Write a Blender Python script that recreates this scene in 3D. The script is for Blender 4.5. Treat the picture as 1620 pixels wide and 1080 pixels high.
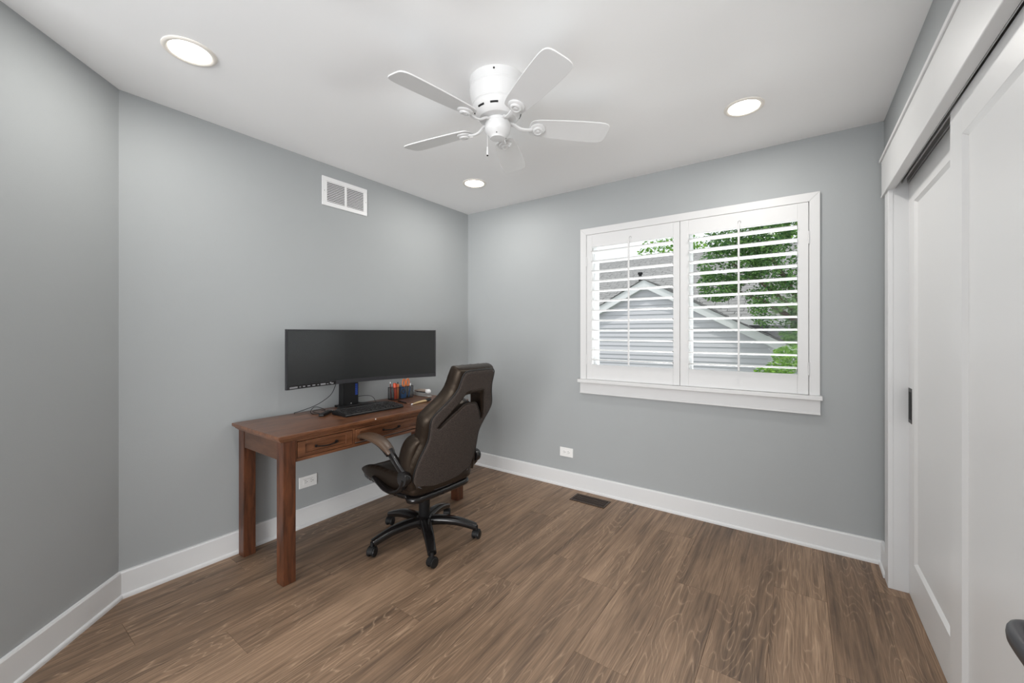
import bpy, bmesh, math, random
from mathutils import Matrix, Vector, noise
R = math.radians
PI = math.pi
random.seed(7)
SC = bpy.context.scene
COL = SC.collection
for o_ in list(bpy.data.objects):
    bpy.data.objects.remove(o_)

# ------------------------------------------------------------------ camera, world, sun, large lights, exposure
cam_d = bpy.data.cameras.new('camera')
cam = bpy.data.objects.new('camera', cam_d)
COL.objects.link(cam)
cam.location = (2.6576, -2.9977, 1.272)
cam.rotation_euler = (PI / 2, 0, 0.61644)
cam_d.sensor_width = 36
cam_d.lens = 638.17 / 1620 * 36
cam_d.shift_y = -(540 - 526.6) / 1620
cam_d.clip_start = 0.02
SC.camera = cam
SC.view_settings.view_transform = 'Standard'
SC.view_settings.look = 'None'
SC.view_settings.gamma = 1
SC.view_settings.use_curve_mapping = False
SC.view_settings.exposure = 0.22
SC.cycles.max_bounces = 16
SC.cycles.diffuse_bounces = 10
SC.cycles.use_denoising = True

w = bpy.data.worlds.new('sky')
SC.world = w
w.use_nodes = True
bg = w.node_tree.nodes['Background']
bg.inputs[0].default_value = (0.92, 0.96, 1.0, 1)
bg.inputs[1].default_value = 1.1

def lamp(name, kind, loc, energy, color=(1, 1, 1), aim=None, **kw):
    d = bpy.data.lights.new(name, kind)
    d.energy = energy
    d.color = color
    for k, v in kw.items():
        setattr(d, k, v)
    o = bpy.data.objects.new(name, d)
    COL.objects.link(o)
    o.location = loc
    if aim is not None:
        o.rotation_euler = (Vector(aim) - Vector(loc)).to_track_quat('-Z', 'Y').to_euler()
    return o

lamp('sun', 'SUN', (0, -1.5, 9), 1.7, (1, .97, .92), aim=(.8, 2, 0), angle=R(2))
# added fill lamps: a broad one behind the camera, another unseen below the window sill
lamp('rear_fill', 'AREA', (3.65, -7.9, 1.0), 300, (1, .995, .99), aim=(.8, -.8, 1.4), shape='RECTANGLE', size=3.4, size_y=2.4)
lamp('below_sill_fill', 'AREA', (2.0, 1.5, 0.15), 165, (1, 1, 1), aim=(1.9, 0, 1.5), size=1.6)

# ------------------------------------------------------------------ helpers
WM = {}

def finish(name, vs, fs, mat, parent=None, M=None, smooth=None, bevel=0, seg=2, kind=None, label=None):
    """link verts and faces (room coordinates, or local to matrix M) as one mesh object centred on its own middle"""
    vs = [Vector(v) for v in vs]
    if M is not None:
        vs = [M @ v for v in vs]
    lo = [min(v[i] for v in vs) for i in range(3)]
    hi = [max(v[i] for v in vs) for i in range(3)]
    c = Vector([(a + b) / 2 for a, b in zip(lo, hi)])
    me = bpy.data.meshes.new(name)
    me.from_pydata([v - c for v in vs], [], [tuple(f) for f in fs])
    me.validate()
    bm = bmesh.new()
    bm.from_mesh(me)
    bmesh.ops.recalc_face_normals(bm, faces=bm.faces)
    bm.to_mesh(me)
    bm.free()
    if smooth:
        me.shade_smooth()
        me.set_sharp_from_angle(angle=R(smooth))
    if mat:
        me.materials.append(mat)
    o = bpy.data.objects.new(name, me)
    COL.objects.link(o)
    place(o, Matrix.Translation(c), parent)
    if bevel:
        b = o.modifiers.new('bevel', 'BEVEL')
        b.width = bevel
        b.segments = seg
        b.limit_method = 'ANGLE'
        b.angle_limit = R(40)
        b.harden_normals = False
    if kind:
        o['kind'] = kind
    if label:
        o['label'] = label
    return o

def place(o, world, parent=None):
    WM[o] = world
    if parent is not None:
        o.parent = parent
        o.matrix_basis = WM[parent].inverted() @ world
    else:
        o.matrix_basis = world

def thing(name, label, cat, loc=(0, 0, 0), rz=0, group=None):
    o = bpy.data.objects.new(name, None)
    o.empty_display_size = .05
    COL.objects.link(o)
    place(o, Matrix.Translation(loc) @ Matrix.Rotation(rz, 4, 'Z'))
    tag(o, label, cat, group)
    return o

def tag(o, label, cat, group=None):
    o['label'] = label
    o['category'] = cat
    if group:
        o['group'] = group
    return o

class MB:
    def __init__(s):
        s.v = []
        s.f = []

    def add(s, vf):
        n = len(s.v)
        s.v += [tuple(a) for a in vf[0]]
        s.f += [tuple(i + n for i in f) for f in vf[1]]
        return s

    def out(s, name, mat, parent=None, **k):
        return finish(name, s.v, s.f, mat, parent, **k)

def box(x0, x1, y0, y1, z0, z1):
    v = [(x, y, z) for x in (x0, x1) for y in (y0, y1) for z in (z0, z1)]
    return v, [(0, 1, 3, 2), (4, 6, 7, 5), (0, 4, 5, 1), (2, 3, 7, 6), (0, 2, 6, 4), (1, 5, 7, 3)]

def prism(poly, d0, d1, fn):
    """poly of (a,b); fn(a,b,d) -> xyz"""
    n = len(poly)
    v = [fn(a, b, d0) for a, b in poly] + [fn(a, b, d1) for a, b in poly]
    f = [tuple(range(n))[::-1], tuple(range(n, 2 * n))]
    f += [(i, (i + 1) % n, n + (i + 1) % n, n + i) for i in range(n)]
    return v, f

def lathe(prof, n=32, c=(0, 0, 0), cap=True, axis='Z'):
    v = []
    f = []
    m = len(prof)
    for i in range(n):
        a = 2 * PI * i / n
        for r, z in prof:
            p = (r * math.cos(a), r * math.sin(a), z)
            if axis == 'Y':
                p = (p[0], p[2], p[1])
            if axis == 'X':
                p = (p[2], p[0], p[1])
            v.append((c[0] + p[0], c[1] + p[1], c[2] + p[2]))
    for i in range(n):
        j = (i + 1) % n
        for k in range(m - 1):
            f.append((i * m + k, j * m + k, j * m + k + 1, i * m + k + 1))
    if cap:
        f.append(tuple(i * m for i in range(n)))
        f.append(tuple(i * m + m - 1 for i in range(n)))
    return v, f

def smooth_path(pts, k=6):
    pts = [Vector(p) for p in pts]
    out = []
    n = len(pts)
    for i in range(n - 1):
        p0, p1, p2, p3 = pts[max(0, i - 1)], pts[i], pts[i + 1], pts[min(n - 1, i + 2)]
        for j in range(k):
            t = j / k
            out.append(.5 * ((2 * p1) + (p2 - p0) * t + (2 * p0 - 5 * p1 + 4 * p2 - p3) * t * t + (3 * p1 - p0 - 3 * p2 + p3) * t ** 3))
    out.append(pts[-1])
    return out

def smooth_loop(pts, k=5):
    pts = [Vector((p[0], p[1], 0)) for p in pts]
    n = len(pts)
    out = []
    for i in range(n):
        p0, p1, p2, p3 = pts[i - 1], pts[i], pts[(i + 1) % n], pts[(i + 2) % n]
        for j in range(k):
            t = j / k
            q = .5 * ((2 * p1) + (p2 - p0) * t + (2 * p0 - 5 * p1 + 4 * p2 - p3) * t * t + (3 * p1 - p0 - 3 * p2 + p3) * t ** 3)
            out.append((q.x, q.y))
    return out

def tube(path, r, n=8, closed=False, up=(0, 0, 1)):
    """round (or elliptical when r is (w,h) per point) section swept along a path"""
    P = [Vector(p) for p in path]
    m = len(P)
    v = []
    f = []
    for i in range(m):
        if closed:
            t = P[(i + 1) % m] - P[i - 1]
        else:
            t = P[min(m - 1, i + 1)] - P[max(0, i - 1)]
        t.normalize()
        u = Vector(up)
        s = t.cross(u)
        if s.length < 1e-3:
            s = t.cross(Vector((1, 0, 0)))
        s.normalize()
        u = s.cross(t)
        rr = r[i] if isinstance(r, (list, tuple)) and len(r) == m and not isinstance(r[0], (int, float)) else None
        if rr is None:
            q = r[i] if isinstance(r, (list, tuple)) else r
            rr = (q, q)
        for k in range(n):
            a = 2 * PI * k / n
            e = rr[2] if len(rr) > 2 else 1.0
            ca, sa = math.cos(a), math.sin(a)
            ca = math.copysign(abs(ca) ** e, ca)
            sa = math.copysign(abs(sa) ** e, sa)
            v.append(P[i] + s * (rr[0] * ca) + u * (rr[1] * sa))
    for i in range(m if closed else m - 1):
        j = (i + 1) % m
        for k in range(n):
            f.append((i * n + k, i * n + (k + 1) % n, j * n + (k + 1) % n, j * n + k))
    if not closed:
        f.append(tuple(range(n)))
        f.append(tuple((m - 1) * n + k for k in range(n)))
    return v, f

def inside(p, poly):
    c = False
    n = len(poly)
    for i in range(n):
        x1, y1 = poly[i]
        x2, y2 = poly[i - 1]
        if (y1 > p[1]) != (y2 > p[1]) and p[0] < (x2 - x1) * (p[1] - y1) / (y2 - y1) + x1:
            c = not c
    return c

def edge_dist(p, poly):
    best = 9
    n = len(poly)
    for i in range(n):
        ax, ay = poly[i - 1]
        dx, dy = poly[i][0] - ax, poly[i][1] - ay
        l2 = dx * dx + dy * dy
        t = ((p[0] - ax) * dx + (p[1] - ay) * dy) / l2 if l2 else 0
        t = 0 if t < 0 else 1 if t > 1 else t
        ex, ey = p[0] - ax - t * dx, p[1] - ay - t * dy
        d = ex * ex + ey * ey
        if d < best:
            best = d
    return math.sqrt(best)

def pillow(outline, hole, thick, bev, step, hbev=.006):
    """padded board from a 2D outline with an optional hole, rounded at its rims and evenly meshed so it can be bent;
    returns verts (a,b,w), faces"""
    loops = [outline] + ([hole] if hole else [])
    P = []
    E_ = []
    for lp in loops:
        k0 = len(P)
        P += [Vector(q) for q in lp]
        E_ += [(k0 + i, k0 + (i + 1) % len(lp)) for i in range(len(lp))]
    nb = len(P)
    def half(d, b):
        if d >= b:
            return thick / 2
        return thick / 2 - b + math.sqrt(max(0, b * b - (b - d) ** 2))
    x0, x1 = min(q[0] for q in outline), max(q[0] for q in outline)
    y0, y1 = min(q[1] for q in outline), max(q[1] for q in outline)
    cand = []
    nx, ny = int((x1 - x0) / step) + 1, int((y1 - y0) / step) + 1
    for i in range(nx + 1):
        for j in range(ny + 1):
            cand.append((x0 + (i + .5 * (j % 2)) * step, y0 + j * step))
    for lp in loops:                       # extra rings hugging the rims
        n = len(lp)
        bb = bev if lp is outline else hbev
        for i in range(n):
            tx, ty = lp[(i + 1) % n][0] - lp[i - 1][0], lp[(i + 1) % n][1] - lp[i - 1][1]
            l = math.hypot(tx, ty) or 1
            for s in (-1, 1):
                for g in (.10, .35):
                    cand.append((lp[i][0] - s * ty / l * bb * g, lp[i][1] + s * tx / l * bb * g))
    H = {}
    for q in cand:
        if not inside(q, outline) or (hole and inside(q, hole)):
            continue
        do = edge_dist(q, outline)
        dh = edge_dist(q, hole) if hole else 9
        if do < bev * .06 or dh < hbev * .06:
            continue
        H[len(P)] = min(half(do, bev), half(dh, hbev))
        P.append(Vector(q))
    for i in range(nb):
        H[i] = max(.0004, thick / 2 - (bev if i < len(outline) else hbev))
    from mathutils.geometry import delaunay_2d_cdt
    V2, _e, F2, ov, _oe, _of = delaunay_2d_cdt(P, E_, [], 0, 1e-6)
    hh = []
    for v_, o_ in zip(V2, ov):
        hh.append(H[o_[0]] if o_ else thick / 2)
    F2 = [t for t in F2 if (lambda c: inside(c, outline) and not (hole and inside(c, hole)))(((V2[t[0]].x + V2[t[1]].x + V2[t[2]].x) / 3, (V2[t[0]].y + V2[t[1]].y + V2[t[2]].y) / 3))]
    m = len(V2)
    vs = [Vector((v_.x, v_.y, h)) for v_, h in zip(V2, hh)] + [Vector((v_.x, v_.y, -h)) for v_, h in zip(V2, hh)]
    fs = [tuple(t) for t in F2] + [tuple(i + m for i in t[::-1]) for t in F2]
    cnt = {}
    for t in F2:
        for i in range(3):
            e = (t[i], t[(i + 1) % 3])
            cnt[tuple(sorted(e))] = cnt.get(tuple(sorted(e)), 0) + 1
    fs += [(a, b, b + m, a + m) for (a, b), c in cnt.items() if c == 1]
    return vs, fs

# ------------------------------------------------------------------ materials
def mat(name, color, rough=.5, metal=0, bump=0, bscale=200, var=0, vscale=8, coat=0, spec=.5, emis=None, estr=0, sheen=0, tint=None):
    m = bpy.data.materials.new(name)
    m.use_nodes = True
    nt = m.node_tree
    b = nt.nodes['Principled BSDF']
    b.inputs['Base Color'].default_value = (*color, 1)
    b.inputs['Roughness'].default_value = rough
    b.inputs['Metallic'].default_value = metal
    b.inputs['Specular IOR Level'].default_value = spec
    b.inputs['Coat Weight'].default_value = coat
    if tint:
        b.inputs['Specular Tint'].default_value = (*tint, 1)
    if sheen:
        b.inputs['Sheen Weight'].default_value = sheen
    if emis:
        b.inputs['Emission Color'].default_value = (*emis, 1)
        b.inputs['Emission Strength'].default_value = estr
    tc = nt.nodes.new('ShaderNodeTexCoord')
    if var:
        n = nt.nodes.new('ShaderNodeTexNoise')
        n.inputs['Scale'].default_value = vscale
        n.inputs['Detail'].default_value = 5
        nt.links.new(tc.outputs['Object'], n.inputs['Vector'])
        mx = nt.nodes.new('ShaderNodeMix')
        mx.data_type = 'RGBA'
        mx.inputs[6].default_value = tuple(max(0, c * (1 - var)) for c in color) + (1,)
        mx.inputs[7].default_value = tuple(min(1, c * (1 + var)) for c in color) + (1,)
        nt.links.new(n.outputs['Fac'], mx.inputs[0])
        nt.links.new(mx.outputs[2], b.inputs['Base Color'])
    if bump:
        n2 = nt.nodes.new('ShaderNodeTexNoise')
        n2.inputs['Scale'].default_value = bscale
        n2.inputs['Detail'].default_value = 3
        nt.links.new(tc.outputs['Object'], n2.inputs['Vector'])
        bp = nt.nodes.new('ShaderNodeBump')
        bp.inputs['Strength'].default_value = bump
        bp.inputs['Distance'].default_value = .002
        nt.links.new(n2.outputs['Fac'], bp.inputs['Height'])
        nt.links.new(bp.outputs['Normal'], b.inputs['Normal'])
    return m

M_wall = mat('grey_wall_paint', (.357, .373, .379), .62, bump=.12, bscale=260, var=.015, vscale=3)
M_ceil = mat('white_ceiling_paint', (.92, .92, .92), .85, bump=.06, bscale=200)
M_trim = mat('white_gloss_trim', (.70, .705, .71), .40, var=.01, vscale=5)
M_case = mat('white_casing_paint', (.66, .66, .66), .42, var=.01, vscale=6)
M_door = mat('white_door_paint', (.77, .77, .77), .34, var=.01, vscale=4)
M_shut = mat('white_shutter_paint', (.67, .67, .67), .42, var=.01, vscale=6)
M_fan = mat('white_fan_enamel', (.68, .68, .68), .33, var=.01, vscale=9)
M_blade = mat('white_fan_blade', (.72, .72, .72), .5, var=.015, vscale=9)
M_slot = mat('dark_slot', (.012, .012, .013), .8, var=.2)
M_vent = mat('white_vent_enamel', (.80, .80, .80), .4, var=.01)
M_plate = mat('white_plate_plastic', (.82, .82, .81), .35, var=.01)
M_black = mat('black_plastic', (.009, .009, .0095), .42, var=.15, vscale=30, spec=.32)
M_gloss = mat('gloss_black_nylon', (.008, .007, .007), .18, spec=.4, coat=.1, var=.1, vscale=20)
M_leath = mat('worn_brown_black_leather', (.012, .0085, .0065), .38, bump=.35, bscale=160, var=.35, vscale=10, spec=.34, tint=(1, .80, .62))
M_pad = mat('brown_armrest_vinyl', (.075, .045, .028), .40, bump=.2, bscale=200, var=.25, vscale=14)
M_pipe = mat('black_piping', (.008, .008, .008), .5, var=.1)
M_screen = mat('dark_screen', (.012, .013, .013), .24, var=.04, vscale=3, spec=.6)
M_bezel = mat('charcoal_bezel', (.02, .02, .023), .45, var=.1, vscale=30)
M_key = mat('black_keycap', (.018, .017, .017), .45, var=.2, vscale=60)
M_kwave = mat('grey_keyboard_back', (.06, .06, .064), .45, var=.1)
M_bronze = mat('dark_bronze_register', (.055, .032, .020), .45, metal=.5, var=.2, vscale=40)
M_dbronze = mat('oil_rubbed_bronze', (.020, .015, .013), .38, metal=.7, var=.2, vscale=40)
M_gun = mat('gunmetal_lever', (.055, .055, .06), .4, metal=.4, var=.1, vscale=30)
M_alu = mat('grey_track', (.36, .36, .36), .4, metal=.6, var=.05)
M_white = mat('white_sticker', (.8, .8, .8), .5, var=.02)
M_sash = mat('white_vinyl_sash', (.82, .83, .84), .35, var=.01)

def wood(name, dark, light, rough, axis, scale=1.0, coat=0.1):
    m = bpy.data.materials.new(name)
    m.use_nodes = True
    nt = m.node_tree
    b = nt.nodes['Principled BSDF']
    b.inputs['Roughness'].default_value = rough
    b.inputs['Coat Weight'].default_value = coat
    b.inputs['Coat Roughness'].default_value = .25
    tc = nt.nodes.new('ShaderNodeTexCoord')
    mp = nt.nodes.new('ShaderNodeMapping')
    s = [30 * scale, 30 * scale, 30 * scale]
    s['XYZ'.index(axis)] = 4.5 * scale
    mp.inputs['Scale'].default_value = s
    n = nt.nodes.new('ShaderNodeTexNoise')
    n.inputs['Scale'].default_value = 1
    n.inputs['Detail'].default_value = 6
    n.inputs['Roughness'].default_value = .65
    n.inputs['Distortion'].default_value = .6
    cr = nt.nodes.new('ShaderNodeValToRGB')
    cr.color_ramp.elements[0].position = .36
    cr.color_ramp.elements[0].color = (*dark, 1)
    cr.color_ramp.elements[1].position = .66
    cr.color_ramp.elements[1].color = (*light, 1)
    nt.links.new(tc.outputs['Object'], mp.inputs[0])
    nt.links.new(mp.outputs[0], n.inputs['Vector'])
    nt.links.new(n.outputs['Fac'], cr.inputs[0])
    nt.links.new(cr.outputs[0], b.inputs['Base Color'])
    return m

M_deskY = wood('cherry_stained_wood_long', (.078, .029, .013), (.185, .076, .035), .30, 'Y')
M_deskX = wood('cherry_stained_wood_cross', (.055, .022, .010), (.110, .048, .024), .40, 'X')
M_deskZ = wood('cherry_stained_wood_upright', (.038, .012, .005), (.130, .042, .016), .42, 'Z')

def floor_mat():
    m = bpy.data.materials.new('brown_oak_plank')
    m.use_nodes = True
    nt = m.node_tree
    N = nt.nodes
    L = nt.links
    b = N['Principled BSDF']
    tc = N.new('ShaderNodeTexCoord')
    oi = N.new('ShaderNodeObjectInfo')
    comb = N.new('ShaderNodeCombineXYZ')
    mul = N.new('ShaderNodeMath')
    mul.operation = 'MULTIPLY'
    mul.inputs[1].default_value = 37.0
    L.new(oi.outputs['Random'], mul.inputs[0])
    L.new(mul.outputs[0], comb.inputs[0])
    L.new(mul.outputs[0], comb.inputs[2])
    add = N.new('ShaderNodeVectorMath')
    add.operation = 'ADD'
    L.new(tc.outputs['Object'], add.inputs[0])
    L.new(comb.outputs[0], add.inputs[1])

    def mapped(s):
        mp = N.new('ShaderNodeMapping')
        mp.inputs['Scale'].default_value = s
        L.new(add.outputs[0], mp.inputs[0])
        return mp.outputs[0]

    def noise_(vec, detail, rough=.5, dist=0):
        n = N.new('ShaderNodeTexNoise')
        n.inputs['Scale'].default_value = 1
        n.inputs['Detail'].default_value = detail
        n.inputs['Roughness'].default_value = rough
        n.inputs['Distortion'].default_value = dist
        L.new(vec, n.inputs['Vector'])
        return n.outputs['Fac']

    def math_(op, a, b_=None, c_=None):
        n = N.new('ShaderNodeMath')
        n.operation = op
        for i, x in enumerate((a, b_, c_)):
            if x is None:
                continue
            if isinstance(x, (int, float)):
                n.inputs[i].default_value = x
            else:
                L.new(x, n.inputs[i])
        return n.outputs[0]
    # growth rings: contours of a long stretched noise (cathedrals and knots)
    base = noise_(mapped((7.0, 1.0, 7.0)), 2.0, .45, .15)
    fib = noise_(mapped((170, 5, 170)), 3, .6)
    ph = math_('ADD', math_('MULTIPLY', base, 25.0), math_('MULTIPLY', fib, .35))
    fr = math_('FRACT', ph)
    ring = math_('POWER', math_('ABSOLUTE', math_('SUBTRACT', math_('MULTIPLY', fr, 2), 1)), 8.0)   # thin pale line at each contour
    amp = noise_(mapped((3.5, 1.1, 3.5)), 2)
    ramp_a = N.new('ShaderNodeMapRange')
    ramp_a.inputs[1].default_value = .40
    ramp_a.inputs[2].default_value = .58
    L.new(amp, ramp_a.inputs[0])
    ringm = math_('MULTIPLY', ring, math_('MULTIPLY', ramp_a.outputs[0], .62))
    # broad tone drift
    tone = noise_(mapped((5.5, .8, 5.5)), 4, .6, .4)
    streak = noise_(mapped((38, 1.4, 38)), 5, .65)
    t = math_('ADD', math_('MULTIPLY', tone, .5), math_('MULTIPLY', streak, .5))
    t = math_('ADD', t, math_('MULTIPLY', math_('SUBTRACT', oi.outputs['Random'], .5), .06))
    cr = N.new('ShaderNodeValToRGB')
    e = cr.color_ramp.elements
    e[0].position = .35
    e[0].color = (0.114, 0.073, 0.048, 1)
    e[1].position = .66
    e[1].color = (0.374, 0.247, 0.160, 1)
    k = cr.color_ramp.elements.new(.5)
    k.color = (0.242, 0.155, 0.098, 1)
    L.new(t, cr.inputs[0])
    mx = N.new('ShaderNodeMix')
    mx.data_type = 'RGBA'
    mx.inputs[7].default_value = (0.507, 0.351, 0.232, 1)
    L.new(ringm, mx.inputs[0])
    L.new(cr.outputs[0], mx.inputs[6])
    mf = N.new('ShaderNodeMix')
    mf.data_type = 'RGBA'
    mf.blend_type = 'MULTIPLY'
    mf.inputs[0].default_value = .8
    crf = N.new('ShaderNodeValToRGB')
    crf.color_ramp.elements[0].position = .3
    crf.color_ramp.elements[0].color = (.55, .55, .55, 1)
    crf.color_ramp.elements[1].position = .6
    crf.color_ramp.elements[1].color = (1.08, 1.08, 1.08, 1)
    L.new(fib, crf.inputs[0])
    L.new(mx.outputs[2], mf.inputs[6])
    L.new(crf.outputs[0], mf.inputs[7])
    L.new(mf.outputs[2], b.inputs['Base Color'])
    b.inputs['Roughness'].default_value = .5
    b.inputs['Specular IOR Level'].default_value = .45
    bp = N.new('ShaderNodeBump')
    bp.inputs['Strength'].default_value = .12
    bp.inputs['Distance'].default_value = .001
    L.new(math_('ADD', fib, ring), bp.inputs['Height'])
    L.new(bp.outputs[0], b.inputs['Normal'])
    return m

M_floor = floor_mat()
M_sub = mat('dark_underlay', (.03, .02, .014), .8, var=.1)

def fabric_mat():
    m = mat('brown_speckled_mesh_fabric', (.034, .025, .020), .8, bump=.5, bscale=420)
    nt = m.node_tree
    b = nt.nodes['Principled BSDF']
    tc = nt.nodes.new('ShaderNodeTexCoord')
    n = nt.nodes.new('ShaderNodeTexNoise')
    n.inputs['Scale'].default_value = 330
    n.inputs['Detail'].default_value = 1
    cr = nt.nodes.new('ShaderNodeValToRGB')
    cr.color_ramp.elements[0].position = .42
    cr.color_ramp.elements[0].color = (.018, .0125, .010, 1)
    cr.color_ramp.elements[1].position = .72
    cr.color_ramp.elements[1].color = (.072, .052, .042, 1)
    nt.links.new(tc.outputs['Object'], n.inputs['Vector'])
    nt.links.new(n.outputs['Fac'], cr.inputs[0])
    nt.links.new(cr.outputs[0], b.inputs['Base Color'])
    return m

M_fabric = fabric_mat()

def lens_mat():
    m = bpy.data.materials.new('lit_warm_white_lens')
    m.use_nodes = True
    nt = m.node_tree
    b = nt.nodes['Principled BSDF']
    b.inputs['Base Color'].default_value = (.9, .88, .84, 1)
    b.inputs['Emission Color'].default_value = (1, .93, .80, 1)
    b.inputs['Emission Strength'].default_value = 14
    return m

M_lens = lens_mat()
M_ring = mat('warm_white_trim_ring', (.84, .80, .74), .4, var=.01)

def glass_mat():
    m = bpy.data.materials.new('window_glass')
    m.use_nodes = True
    nt = m.node_tree
    nt.nodes.remove(nt.nodes['Principled BSDF'])
    t = nt.nodes.new('ShaderNodeBsdfTransparent')
    t.inputs[0].default_value = (.97, .985, .98, 1)
    g = nt.nodes.new('ShaderNodeBsdfGlossy')
    g.inputs['Roughness'].default_value = .02
    lw = nt.nodes.new('ShaderNodeFresnel')
    lw.inputs[0].default_value = 1.1
    mx = nt.nodes.new('ShaderNodeMixShader')
    nt.links.new(lw.outputs[0], mx.inputs[0])
    nt.links.new(t.outputs[0], mx.inputs[1])
    nt.links.new(g.outputs[0], mx.inputs[2])
    nt.links.new(mx.outputs[0], nt.nodes['Material Output'].inputs[0])
    return m

M_glass = glass_mat()

def leaf_mat(name, a, b_):
    m = bpy.data.materials.new(name)
    m.use_nodes = True
    nt = m.node_tree
    p = nt.nodes['Principled BSDF']
    p.inputs['Roughness'].default_value = .45
    g = nt.nodes.new('ShaderNodeNewGeometry')
    cr = nt.nodes.new('ShaderNodeValToRGB')
    cr.color_ramp.elements[0].color = (*a, 1)
    cr.color_ramp.elements[1].color = (*b_, 1)
    nt.links.new(g.outputs['Random Per Island'], cr.inputs[0])
    nt.links.new(cr.outputs[0], p.inputs['Base Color'])
    tr = nt.nodes.new('ShaderNodeBsdfTranslucent')
    nt.links.new(cr.outputs[0], tr.inputs[0])
    mx = nt.nodes.new('ShaderNodeMixShader')
    mx.inputs[0].default_value = .35
    nt.links.new(p.outputs[0], mx.inputs[1])
    nt.links.new(tr.outputs[0], mx.inputs[2])
    nt.links.new(mx.outputs[0], nt.nodes['Material Output'].inputs[0])
    return m

M_leaf_d = leaf_mat('deep_green_leaves', (.035, .12, .04), (.24, .42, .12))
M_leaf_l = leaf_mat('bright_green_leaves', (.08, .22, .03), (.30, .52, .08))
M_bark = mat('grey_brown_bark', (.12, .09, .07), .9, bump=.5, bscale=40, var=.3, vscale=12)
M_siding = mat('pale_grey_vinyl_siding', (.56, .55, .585), .55, var=.03, vscale=3)
M_rake = mat('white_rake_board', (.74, .74, .75), .5, var=.02)
M_shing = mat('weathered_grey_shingle', (.27, .262, .262), .9, bump=.6, bscale=90, var=.45, vscale=14)
M_shing_d = mat('dark_grey_shingle', (.15, .145, .145), .9, bump=.6, bscale=90, var=.45, vscale=14)
M_lawn = mat('lawn_grass', (.12, .14, .09), .95, bump=.6, bscale=60, var=.35, vscale=9)

# ------------------------------------------------------------------ the room shell
W_ = 3.045          # width between the desk wall and the closet wall
H_ = 2.44
YF = -3.10          # the room is open to the hall behind the camera
T = .14

def structure(o):
    o['kind'] = 'structure'
    return o

fl = structure(finish('floor', *box(-.15, 3.9, -3.3, .15, -.06, -.012), M_sub))
pw = .2105
x = 1.087 - 6 * pw
k = 0
ends = {}
while x < 3.12:
    x0, x1 = max(x, -.02), min(x + pw, 3.2)
    if k == 6:
        y_ = -1.78
    elif k == 10:
        y_ = -1.536
    elif k == 8:
        y_ = -.96
    else:
        y_ = -(.35 + (k * .487) % 1.22)
    cuts = [.02]
    y_ = y_ + 1.22 if y_ + 1.22 < -.1 else y_
    while y_ > -3.3:
        cuts.append(y_)
        y_ -= 1.22
    cuts.append(-3.3)
    for a, b in zip(cuts, cuts[1:]):
        if a - b > .05:
            g = .0003
            finish('plank', *box(x0 + g, x1 - g, b + g, a - g, -.012, 0), M_floor, fl, bevel=.0006, seg=1)
    x += pw
    k += 1

structure(finish('ceiling', *box(-.15, 3.9, -5.6, .15, H_, H_ + .12), M_ceil))  # extra length past the room, unseen, added to keep the sun off the floor
structure(finish('wall_left', *box(-T, 0, YF, T, -.05, H_), M_wall))
# back wall with the window hole
WX0, WX1, WZ0, WZ1 = 1.276, 2.712, .895, 2.055
b_ = MB()
b_.add(box(-T, WX0, 0, T, -.05, H_)).add(box(WX1, 3.9, 0, T, -.05, H_))
b_.add(box(WX0, WX1, 0, T, -.05, WZ0)).add(box(WX0, WX1, 0, T, WZ1, H_))
structure(b_.out('wall_back', M_wall))
# closet wall with the wide opening
CY0, CY1, CZ = -.262, -2.09, 2.03
b_ = MB()
b_.add(box(W_, W_ + .115, CY0, .0, -.05, H_)).add(box(W_, W_ + .115, YF, CY1, -.05, H_))
b_.add(box(W_, W_ + .115, CY1, CY0, CZ, H_))
structure(b_.out('wall_right', M_wall))
structure(finish('wall_closet', *box(3.75, 3.9, -3.3, 0, -.05, H_), M_wall))
structure(finish('wall_angled', *prism([(0, -2.51), (.62, -3.13), (-.02, -3.13), (-.02, -2.51)], -.05, H_, lambda a, b, d: (a, b, d)), M_wall))
def base_profile():
    return [(0, 0), (.025, 0), (.025, .010), (.0225, .016), (.015, .020), (.015, .120), (.011, .1265), (0, .1275)]

def baseboard(name, p0, p1, nrm, c0=0, c1=0):
    p0, p1, nrm = Vector(p0), Vector(p1), Vector(nrm)
    d = (p1 - p0).normalized()
    v = []
    for (p, c) in ((p0, c0), (p1, c1)):
        for a, z in base_profile():
            q = p + nrm * a + d * (c * a)
            v.append((q.x, q.y, z))
    n = len(base_profile())
    f = [tuple(range(n)), tuple(range(n, 2 * n))] + [(i, (i + 1) % n, n + (i + 1) % n, n + i) for i in range(n)]
    return structure(finish(name, v, f, M_trim))

q = math.tan(R(22.5))
s2 = math.sqrt(.5)
baseboard('baseboard_left', (0, -2.51, 0), (0, 0, 0), (1, 0, 0), q, -1)
baseboard('baseboard_back', (0, 0, 0), (W_, 0, 0), (0, -1, 0), 1, -1)
baseboard('baseboard_angled', (.59, -3.10, 0), (0, -2.51, 0), (s2, s2, 0), 0, -q)
baseboard('baseboard_right', (W_, 0, 0), (W_, -.172, 0), (-1, 0, 0), 1, 0)

# ------------------------------------------------------------------ window: casing, stool, apron, sashes, panes
def zoff(parent=None):
    return parent

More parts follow.
